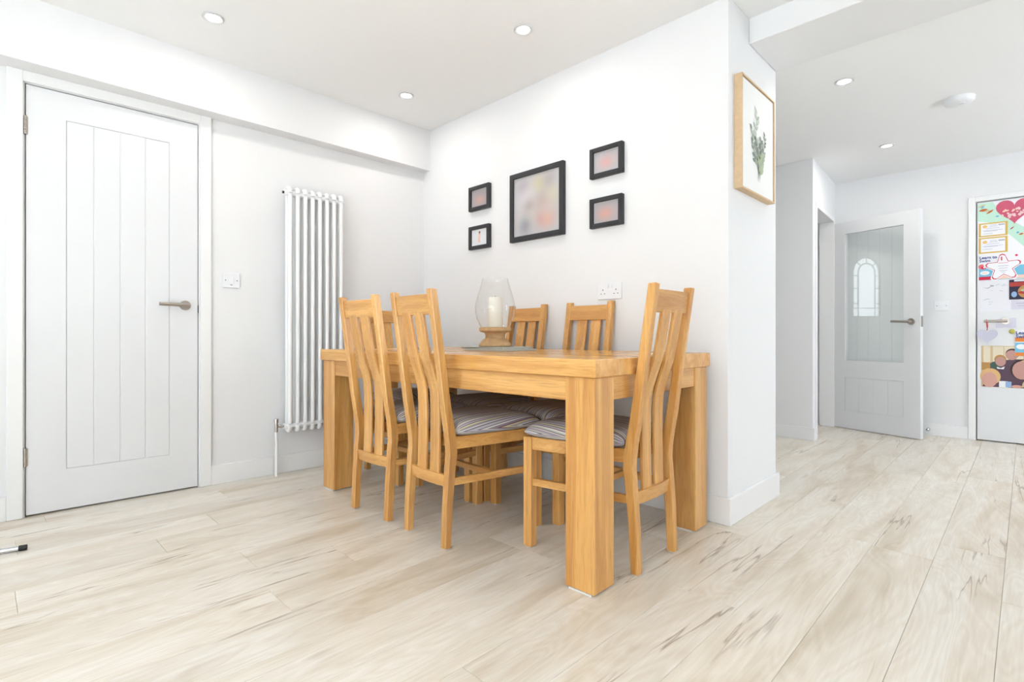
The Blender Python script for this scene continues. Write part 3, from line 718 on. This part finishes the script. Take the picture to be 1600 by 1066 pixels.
def make_chair():
    C = empty('dining_chair')
    for sg in (-1, 1):
        x0, x1 = sorted((sg * 0.151, sg * 0.119))
        p = ribbon(POST, x0, x1, PT).build('back_leg', M['oakz'], C, bevel=0.003)
        box('felt_pad', (x0 + 0.005, 0.005, 0), (x1 - 0.005, 0.026, 0.004), M['pad'], p)
        x0, x1 = sorted((sg * 0.221, sg * 0.182))
        p = box('front_leg', (x0, 0.430, 0.003), (x1, 0.469, 0.435), M['oakz'], C, 0.003)
        box('felt_pad', (x0 + 0.006, 0.436, 0), (x1 - 0.006, 0.463, 0.004), M['pad'], p)
    # top rail, gently bowed in plan
    def bowed(za, zb, yc, bow, th, half, nm, mk='oakx', arch_=0.0):
        V = []; F = []; n = 9
        for i in range(n):
            t = -1 + 2 * i / (n - 1); x = t * half; y = yc - bow * (1 - t * t); zb_ = za + arch_ * (1 - t * t)
            dy = (zb - za) * -0.13
            V += [(x, y, zb_), (x, y + th, zb_), (x, y + th + dy, zb), (x, y + dy, zb)]
        for i in range(n - 1):
            for k in range(4): F.append((i*4 + k, i*4 + (k+1) % 4, (i+1)*4 + (k+1) % 4, (i+1)*4 + k))
        F += [(3, 2, 1, 0), tuple((n-1)*4 + k for k in range(4))]
        return MB().add(V, F).build(nm, M[mk], C, bevel=0.002)
    bowed(0.914, 0.993, interp(POST, 0.914) + 0.006, 0.006, 0.020, 0.120, 'top_rail')
    bowed(0.236, 0.284, interp(POST, 0.26) + 0.012, 0.010, 0.022, 0.120, 'lower_rail')
    for sg in (-1, 1):
        c = sg * 0.0445
        ribbon(SLAT, c - 0.031, c + 0.031, 0.013).build('slat', M['oakz'], C, bevel=0.002)
    # seat frame
    box('seat_rail', (-0.185, 0.437, 0.385), (0.185, 0.460, 0.434), M['oakx'], C, 0.002)
    box('seat_rail', (-0.135, 0.054, 0.385), (0.135, 0.074, 0.434), M['oakx'], C, 0.002)
    for sg in (-1, 1):
        MB().prism([(sg * 0.124, 0.045), (sg * 0.148, 0.045), (sg * 0.213, 0.445), (sg * 0.189, 0.445)], 0.385, 0.434).build('seat_rail', M['oaky'], C, bevel=0.002)
        MB().prism([(sg * 0.128, 0.035), (sg * 0.147, 0.035), (sg * 0.210, 0.445), (sg * 0.191, 0.445)], 0.243, 0.272).build('stretcher', M['oaky'], C, bevel=0.002)
    box('cross_stretcher', (-0.168, 0.235, 0.245), (0.168, 0.255, 0.270), M['oakx'], C, 0.002)
    # upholstered pad
    n = 25; V = []; F = []
    def cs(i): return math.sin((i / (n - 1) - 0.5) * PI)
    for layer in (1, 0):
        for j in range(n):
            v = cs(j); yy = 0.264 + 0.211 * v
            for i in range(n):
                u = cs(i); hwv = 0.158 + (0.224 - 0.158) * (v + 1) / 2
                rnd = 1 - 0.035 * (abs(u) ** 6) * (abs(v) ** 6)
                e = max(0.0, 1 - abs(u) ** 5) ** 0.42 * max(0.0, 1 - abs(v) ** 5) ** 0.42
                if layer: z = 0.452 + 0.052 * e
                else: z = 0.452 - 0.018 * min(1, e * 1.6)
                V.append((hwv * u * rnd, 0.264 + (yy - 0.264) * rnd, z))
    for L_ in (0, 1):
        for j in range(n - 1):
            for i in range(n - 1):
                a = L_ * n * n + j * n + i; q = (a, a + 1, a + n + 1, a + n)
                F.append(q if L_ == 0 else q[::-1])
    # fabric coordinate: arc length across the pad, so that stripes wrap over the edge
    mid = [V[(n // 2) * n + i] for i in range(n)]; arc = [0.0]
    for a, b in zip(mid, mid[1:]): arc.append(arc[-1] + math.dist(a, b))
    arc = [q - arc[n // 2] for q in arc]
    o = mesh('seat_pad', V, F, M['stripe'], C, smooth=True)
    at = o.data.attributes.new('weave', 'FLOAT', 'POINT')
    for k in range(len(V)):
        i, j = k % n, (k // n) % n
        at.data[k].value = arc[i] * (0.158 + (0.224 - 0.158) * (cs(j) + 1) / 2) / 0.191
    bm = bmesh.new(); bm.from_mesh(o.data); bmesh.ops.remove_doubles(bm, verts=bm.verts, dist=0.0004); bm.to_mesh(o.data); bm.free()
    o.data.polygons.foreach_set('use_smooth', [True] * len(o.data.polygons))
    return C
chair = make_chair()
GR = 'oak dining chairs round the table'
spots = [  # x, y of the back feet, facing, label
    (-1.752, 1.266, -0.04, 'slat-back oak chair on the open long side of the table, next to the end chair'),
    (-2.174, 1.262, 0.045, 'slat-back oak chair on the open long side of the table, nearer the radiator'),
    (-0.957, 1.738, PI / 2 + 0.02, 'slat-back oak chair at the table end beside the pier'),
    (-2.940, 1.825, -PI / 2 + 0.02, 'slat-back oak chair at the table end facing away from the radiator'),
    (-1.666, 2.2365, PI - 0.012, 'slat-back oak chair against the wall below the double socket'),
    (-2.120, 2.236, PI - 0.045, 'slat-back oak chair against the wall behind the glass lantern'),
]
for i, (x, y, rz, lb) in enumerate(spots):
    c = chair if i == 0 else copy_tree(chair)
    c.location = (x, y, 0); c.rotation_euler = (0, 0, rz)
    tag(c, lb, 'chair', GR)

# ------------------------------------------------------------------ things on the table
TT = 0.757
zz = TT
for i, (dx, dy, rz, lb) in enumerate(((0.02, -0.004, 0.03, 'grey-green placemat at the bottom of the stack under the lantern'), (0.016, 0.0, 0.025, 'second grey-green placemat from the bottom of the stack'),
                                   (-0.014, 0.006, 0.02, 'third grey-green placemat from the bottom of the stack'), (-0.016, 0.004, 0.03, 'top grey-green placemat that the lantern stands on'))):
    p = empty('placemat', (-1.905 + dx, 1.832 + dy, zz), rz, label=lb, cat='placemat', group='placemats stacked under the lantern')
    box('top_layer', (-0.148, -0.106, 0.0016), (0.148, 0.106, 0.0048), M['slate'], p, 0.0008)
    box('cork_backing', (-0.147, -0.105, 0.0), (0.147, 0.105, 0.0016), M['cork'], p)
    zz += 0.0048
ln = empty('hurricane_lantern', (-1.918, 1.828, zz), label='glass hurricane lantern on a turned wooden base', cat='lantern')
MB().lathe([(0.078, 0), (0.083, 0.003), (0.083, 0.011), (0.076, 0.018), (0.062, 0.036), (0.051, 0.042), (0.049, 0.050), (0.051, 0.062), (0.056, 0.070), (0.074, 0.074), (0.081, 0.080), (0.081, 0.092), (0.076, 0.098), (0.066, 0.098), (0.064, 0.094)], seg=48).build('base', M['mango'], ln)
gl = [(0.072, 0.096), (0.080, 0.110), (0.094, 0.140), (0.1015, 0.172), (0.102, 0.195), (0.098, 0.225), (0.089, 0.260), (0.078, 0.295), (0.069, 0.325), (0.064, 0.343)]
MB().lathe(gl + [(0.0645, 0.3445), (0.0625, 0.3445)], seg=56, cap0=False, cap1=False).build('glass_shade', M['lantern'], ln)
cd = empty('pillar_candle', (-1.918, 1.828, zz + 0.094), label='ivory pillar candle inside the glass lantern', cat='candle')
MB().lathe([(0.038, 0), (0.039, 0.004), (0.039, 0.150), (0.036, 0.154), (0.025, 0.151), (0.004, 0.149)], seg=32).build('wax', M['wax'], cd)
MB().tube([(0, 0, 0.148), (0.001, 0, 0.162)], 0.0012, 6).build('wick', M['dark'], cd)

# ------------------------------------------------------------------ pictures on the wall
def grid_print(name, w_, h_, fn, parent, y, nx=28, nz=28):
    V = [(-w_/2 + w_ * i / nx, y, -h_/2 + h_ * j / nz) for j in range(nz + 1) for i in range(nx + 1)]
    F = [(j*(nx+1)+i, j*(nx+1)+i+1, (j+1)*(nx+1)+i+1, (j+1)*(nx+1)+i) for j in range(nz) for i in range(nx)]
    o = mesh(name, V, F, M['print'], parent)
    at = o.data.color_attributes.new('print', 'FLOAT_COLOR', 'POINT')
    for k, v in enumerate(V):
        c = fn((v[0] / w_ + 0.5), (v[2] / h_ + 0.5)); at.data[k].color = lin(c) + (1,)
    return o
def blobs(base, bl):
    def fn(u, v):
        c = list(base)
        for cu, cv, r, col, a in bl:
            g = a * math.exp(-((u - cu) ** 2 + (v - cv) ** 2) / (2 * r * r))
            c = [p * (1 - g) + q * g for p, q in zip(c, col)]
        return tuple(c)
    return fn
def frame(x0, x1, z0, z1, border, fn, label, depth=0.026, mat_='black'):
    f = empty('picture_frame', ((x0 + x1) / 2, WA, (z0 + z1) / 2), label=label, cat='picture frame', group='black frames on the dining wall')
    w_, h_ = x1 - x0, z1 - z0
    fr = MB().box((-w_/2, -depth, -h_/2), (-w_/2 + border, 0, h_/2)).box((w_/2 - border, -depth, -h_/2), (w_/2, 0, h_/2)).box((-w_/2 + border, -depth, h_/2 - border), (w_/2 - border, 0, h_/2)).box((-w_/2 + border, -depth, -h_/2), (w_/2 - border, 0, -h_/2 + border))
    fr.build('moulding', M[mat_], f, bevel=0.0015)
    iw, ih = w_ - 2 * border, h_ - 2 * border
    sl = MB().box((-iw/2, -depth + 0.012, -ih/2), (iw/2, -0.004, ih/2)).build('slip', M['white_card'], f)
    grid_print('photo', iw - 0.004, ih - 0.004, fn, f, -depth + 0.0115)
    return f
grey = (182, 180, 184)
frame(-2.650, -2.452, 1.653, 1.812, 0.023, blobs((168, 160, 162), [(0.5, 0.42, 0.22, (208, 160, 150), 0.8), (0.5, 0.9, 0.3, (150, 150, 156), 0.5)]), 'small black frame with a pinkish photo, above the frame with a tiny figure')
def tiny(u, v):
    c = (226, 228, 232)
    if abs(u - 0.48) < 0.07 and 0.16 < v < 0.52: c = (232, 196, 182)
    if abs(u - 0.50) < 0.09 and 0.50 < v < 0.68: c = (236, 200, 190)
    if abs(u - 0.50) < 0.06 and 0.68 < v < 0.80: c = (206, 160, 146)
    if abs(u - 0.50) < 0.05 and 0.78 < v < 0.86: c = (120, 84, 74)
    return c
frame(-2.650, -2.452, 1.398, 1.550, 0.023, tiny, 'small black frame with a tiny figure on white')
frame(-2.264, -1.844, 1.399, 1.812, 0.030, blobs((190, 188, 190), [(0.22, 0.82, 0.10, (164, 152, 160), 0.8), (0.55, 0.82, 0.11, (198, 188, 148), 0.8), (0.78, 0.86, 0.10, (168, 158, 160), 0.7), (0.3, 0.62, 0.16, (214, 210, 214), 0.8),
      (0.35, 0.48, 0.10, (170, 154, 150), 0.8), (0.65, 0.52, 0.11, (176, 156, 152), 0.8), (0.85, 0.6, 0.1, (204, 200, 162), 0.6), (0.4, 0.3, 0.12, (198, 196, 186), 0.7), (0.25, 0.16, 0.10, (146, 144, 152), 0.8), (0.62, 0.24, 0.10, (196, 152, 148), 0.8), (0.75, 0.22, 0.10, (216, 164, 146), 0.8), (0.75, 0.4, 0.15, (206, 188, 182), 0.6)]), 'large square black frame holding a blurred photo collage')
frame(-1.664, -1.462, 1.664, 1.822, 0.023, blobs((178, 174, 178), [(0.5, 0.45, 0.2, (212, 160, 152), 0.85), (0.8, 0.5, 0.15, (190, 176, 176), 0.5)]), 'small black frame with a pinkish photo, higher of the two over the double socket')
frame(-1.664, -1.463, 1.400, 1.556, 0.023, blobs((172, 168, 172), [(0.45, 0.42, 0.24, (214, 162, 146), 0.85)]), 'small black frame with a pinkish photo, lower of the two over the double socket')

# botanical print on the pier
bp_ = empty('botanical_picture', (-0.935, 2.58, 1.747), PI / 2, label='pale wood framed botanical print hanging on the pier end', cat='picture')
w_, h_ = 0.422, 0.512; D = 0.036; bd = 0.008
fr = MB().box((-w_/2, -D, -h_/2), (-w_/2 + bd, 0, h_/2)).box((w_/2 - bd, -D, -h_/2), (w_/2, 0, h_/2)).box((-w_/2 + bd, -D, h_/2 - bd), (w_/2 - bd, 0, h_/2)).box((-w_/2 + bd, -D, -h_/2), (w_/2 - bd, 0, -h_/2 + bd))
fr.build('moulding', M['palewood'], bp_, bevel=0.001)
box('canvas', (-w_/2 + bd + 0.004, -D + 0.006, -h_/2 + bd + 0.004), (w_/2 - bd - 0.004, -0.004, h_/2 - bd - 0.004), M['white_card'], bp_)
box('backing', (-w_/2 + bd, -0.006, -h_/2 + bd), (w_/2 - bd, -0.002, h_/2 - bd), M['dark'], bp_)
rb = random.Random(11); pol = []
def stem(x0, z0, x1, z1, bend, n, size, cols, w0):
    pts = []
    for k in range(13):
        t = k / 12; pts.append((x0 + (x1 - x0) * t + bend * math.sin(PI * t), z0 + (z1 - z0) * t))
    for k in range(12):
        (a, b), (c, d) = pts[k], pts[k + 1]; pol.append(([(a - 0.0012, b), (a + 0.0012, b), (c + 0.0012, d), (c - 0.0012, d)], 'stem'))
    for k in range(n):
        t = 0.25 + 0.75 * k / n; i = min(11, int(t * 12)); px, pz = pts[i]; dx, dz = pts[i+1][0] - px, pts[i+1][1] - pz
        base = math.atan2(dz, dx); sd = 1 if k % 2 else -1; ang = base + sd * rb.uniform(0.6, 0.95); s_ = size * rb.uniform(0.75, 1.15)
        pol.append((leaf_poly(px + math.cos(ang) * s_ * 0.55, pz + math.sin(ang) * s_ * 0.55, s_, s_ * w0, ang), rb.choice(cols)))
stem(0.005, -0.16, -0.02, 0.145, -0.02, 14, 0.045, ('leafl', 'leafm', 'leafl'), 0.20)
stem(0.0, -0.15, 0.085, 0.06, 0.02, 14, 0.032, ('leafm', 'leafd'), 0.26)
stem(0.0, -0.15, -0.085, 0.05, -0.02, 14, 0.032, ('leafl', 'leafm', 'leafd'), 0.26)
stem(0.0, -0.14, 0.03, 0.02, 0.01, 12, 0.034, ('leafd', 'leafm'), 0.34)
stem(0.005, -0.15, -0.035, 0.01, -0.01, 12, 0.034, ('leafd', 'leafm'), 0.34)
stem(0.005, -0.17, 0.05, -0.06, 0.0, 10, 0.036, ('leafg', 'leafg', 'leafm'), 0.42)
stem(0.012, -0.175, 0.0, -0.07, 0.012, 8, 0.028, ('leafg', 'leafm'), 0.42)
for dx in (-0.02, -0.008, 0.012): pol.append(([(0.0, -0.14), (0.003, -0.14), (dx + 0.001, -0.19), (dx - 0.001, -0.19)], 'stem'))
V = []; F = []; mats = []; mi = []
for i, (pts, mk) in enumerate(pol):
    if M[mk] not in mats: mats.append(M[mk])
    a = sum(pts[j][0] * pts[(j + 1) % len(pts)][1] - pts[(j + 1) % len(pts)][0] * pts[j][1] for j in range(len(pts)))
    if a < 0: pts = pts[::-1]
    n = len(V); V += [(x, -D + 0.0055 - 0.00002 * i, z) for x, z in pts]; F.append(tuple(range(n, n + len(pts)))); mi.append(mats.index(M[mk]))
mesh('printed_sprig', V, F, None, bp_, mats=mats, mi=mi)

# ------------------------------------------------------------------ radiator
R = lw_empty('column_radiator', 1.45, 0.0, label='tall white vertical column radiator beside the boarded door', cat='radiator')
RZ0, RZ1 = 0.262, 1.715
S0, RP = 1.300 - 1.45, 0.0455
for k in range(8):
    yc = S0 + k * RP
    cm = MB()
    for out in (0.048, 0.092): cm.tube([(out, yc, RZ0 + 0.045), (out, yc, RZ1 - 0.045)], 0.0125, 14)
    for za, zb in ((RZ0, RZ0 + 0.06), (RZ1 - 0.06, RZ1)):
        mid = (za + zb) / 2
        up = za > 1
        prof = [(0.048, yc, mid - 0.012 if not up else mid + 0.012)]
        # rounded header loop joining both tubes, with a boss to the next section
        pts = [(0.048, yc, mid), (0.050, yc, mid + (0.018 if up else -0.018)), (0.058, yc, mid + (0.026 if up else -0.026)), (0.070, yc, mid + (0.028 if up else -0.028)), (0.082, yc, mid + (0.026 if up else -0.026)), (0.090, yc, mid + (0.018 if up else -0.018)), (0.092, yc, mid)]
        cm.tube(pts, 0.0138, 12)
        cm.tube([(0.070, yc - RP / 2, mid), (0.070, yc + RP / 2, mid)], 0.017, 14)
        cm.box((0.052, yc - 0.009, mid - 0.016), (0.088, yc + 0.009, mid + 0.016))
    cm.build('column', M['rad'], R)
for za in (RZ0 + 0.03, RZ1 - 0.03): MB().tube([(0.070, S0 - RP / 2 - 0.006, za), (0.070, S0 - RP / 2, za)], 0.0165, 14).build('end_plug', M['rad'], R)
MB().tube([(0.070, S0 - RP / 2 - 0.014, RZ1 - 0.03), (0.070, S0 - RP / 2 - 0.004, RZ1 - 0.03)], 0.008, 12).build('bleed_valve', M['dark'], R)
vv = MB()
yv = 1.228 - 1.45
vv.tube([(0.070, yv, 0.262), (0.070, yv, 0.268), (0.070, yv, 0.318)], [0.009, 0.0105, 0.0105], 16).tube([(0.070, yv, 0.318), (0.070, yv, 0.340)], 0.013, 16)
vv.tube([(0.070, yv, 0.292), (0.070, S0 - RP / 2, 0.292)], 0.008, 12).tube([(0.070, yv + 0.022, 0.292), (0.070, yv + 0.034, 0.292)], 0.0125, 6)
vv.build('valve', M['chrome'], R)
MB().tube([(0.070, yv, 0.266), (0.070, yv, 0.22), (0.066, yv + 0.003, 0.19), (0.062, yv + 0.004, 0.14), (0.060, yv + 0.003, 0.02), (0.060, yv + 0.003, 0.0)], 0.0085, 12).build('pipe', M['rad'], R)
for zc in (0.45, 1.5):
    box('bracket', (0.0, -0.03, zc - 0.02), (0.05, 0.02, zc + 0.02), M['rad'], R)

# ------------------------------------------------------------------ switches and sockets
sw = lw_empty('light_switch', 1.003, 1.1445, label='white switch plate between the boarded door and the radiator', cat='switch')
box('plate', (0, -0.0445, -0.042), (0.010, 0.0445, 0.042), M['plastic'], sw, 0.002)
box('rocker', (0.008, -0.013, -0.017), (0.0125, 0.013, 0.013), M['plastic'], sw, 0.001)
box('indicator', (0.0095, -0.006, -0.027), (0.0105, 0.006, -0.024), M['slot'], sw)
for yy in (-0.030, 0.030): MB().tube([(0.009, yy, 0.0), (0.0108, yy, 0.0)], 0.003, 10).build('screw', M['slot'], sw)
so = empty('wall_socket', (-1.548, WA, 1.064), label='white double socket on the wall above the chairs', cat='socket')
box('plate', (-0.0735, -0.010, -0.043), (0.0735, 0, 0.043), M['plastic'], so, 0.002)
for sg in (-1, 1):
    cx = sg * 0.040
    for dx, dz, a, b in ((0, 0.010, 0.002, 0.004), (-0.011, -0.010, 0.0032, 0.0018), (0.011, -0.010, 0.0032, 0.0018)):
        box('pin_slot', (cx + dx - a, -0.0108, dz - 0.004 - b), (cx + dx + a, -0.0095, dz - 0.004 + b), M['slot'], so)
    box('rocker', (sg * 0.011 - 0.007, -0.0135, 0.014), (sg * 0.011 + 0.007, -0.009, 0.034), M['plastic'], so, 0.001)
hs = empty('light_switch', (-0.501, 5.555, 1.075), label='white switch plate on the far hall wall by the glazed door', cat='switch')
box('plate', (-0.046, -0.010, -0.040), (0.046, 0, 0.040), M['plastic'], hs, 0.002)
box('rocker', (-0.014, -0.013, -0.016), (0.014, -0.008, 0.016), M['plastic'], hs, 0.001)
for xx in (-0.030, 0.030): MB().tube([(xx, -0.009, 0), (xx, -0.0108, 0)], 0.003, 10).build('screw', M['slot'], hs)
MB().lathe([(0.014, 0), (0.014, 0.004), (0.006, 0.008), (0.006, 0.022), (0.011, 0.026), (0.013, 0.033), (0.010, 0.040), (0.002, 0.042)], seg=18).xf(Matrix.Translation((-0.586, 5.54, 0.050)) @ Matrix.Rotation(PI / 2, 4, 'X')).build('door_stop', M['chrome'])
tag(bpy.data.objects['door_stop'], 'small chrome door stop on the far hall skirting', 'door stop')

# ------------------------------------------------------------------ ceiling fittings
def downlight(x, y, z, label, power=2.0):
    d = empty('downlight', (x, y, z), label=label, cat='downlight', group='recessed ceiling downlights')
    MB().lathe([(0.0295, -0.0005), (0.034, -0.006), (0.042, -0.008), (0.046, -0.005), (0.046, 0.0)], seg=36, cap0=False, cap1=False).build('bezel', M['bezel'], d)
    MB().lathe([(0.0295, -0.0035), (0.0005, -0.0045)], seg=32).build('lens', M['lens'], d)
    l = bpy.data.lights.new('downlight_beam', 'AREA'); l.shape = 'DISK'; l.size = 0.06; l.energy = power; l.color = (1.0, 0.95, 0.89)
    o = bpy.data.objects.new('downlight_beam', l); link(o, d); o.location = (0, 0, -0.012)
for x, y, z, lb in ((-2.72, 0.767, CEIL, 'round recessed downlight near the boarded door'), (-1.750, 1.858, CEIL, 'round recessed downlight over the middle of the table'), (-2.75, 1.859, CEIL, 'round recessed downlight in the corner near the bulkhead'),
                    (-0.716, 3.335, HCEIL, 'round recessed downlight just past the beam'), (-0.736, 4.69, HCEIL, 'round recessed downlight deep in the hall')):
    downlight(x, y, z, lb, 2.0 if z == CEIL else 4.0)
al = empty('smoke_alarm', (-0.2873, 4.06, HCEIL), label='round white smoke alarm on the hall ceiling', cat='smoke alarm')
MB().lathe([(0.075, 0), (0.075, -0.006), (0.072, -0.008), (0.072, -0.018), (0.066, -0.026), (0.050, -0.031), (0.022, -0.033), (0.002, -0.033)], seg=40, cap0=False).build('body', M['plastic'], al)
MB().lathe([(0.020, -0.032), (0.019, -0.036), (0.002, -0.037)], c=(0.012, -0.012, 0), seg=20).build('test_button', M['plastic'], al)
text('lettering', 'TEST', 0.012, 0, 0, 0, M['slot'], al).matrix_local = Matrix.Translation((-0.003, -0.008, -0.0376)) @ Matrix.Rotation(PI, 4, 'X')

# ------------------------------------------------------------------ foot of a metal drying rack at the picture edge
rk = empty('drying_rack', (-2.772, 0.117, 0), label='silver tubular rack foot with a black rubber end cap on the floor', cat='rack')
dv = Vector((-0.20, -0.98, 0)).normalized()
MB().tube([(0, 0, 0.0105), tuple(Vector((0, 0, 0.0105)) + dv * 0.62)], 0.0095, 14).build('base_tube', M['chrome'], rk)
MB().tube([tuple(Vector((0, 0, 0.0105)) - dv * 0.012), tuple(Vector((0, 0, 0.0105)) + dv * 0.012)], 0.0105, 14).build('end_cap', M['rubber'], rk)
MB().tube([tuple(Vector((0, 0, 0.0105)) + dv * 0.631 + Vector((0, 0, 0))), tuple(Vector((0, 0, 0.0105)) + dv * 0.655)], 0.0105, 14).build('end_cap', M['rubber'], rk)
up_ = Vector((0, 0, 0.0105)) + dv * 0.45
MB().tube([tuple(up_), tuple(up_ + Vector((0, 0, 0.95)))], 0.0085, 12).build('upright', M['chrome'], rk)
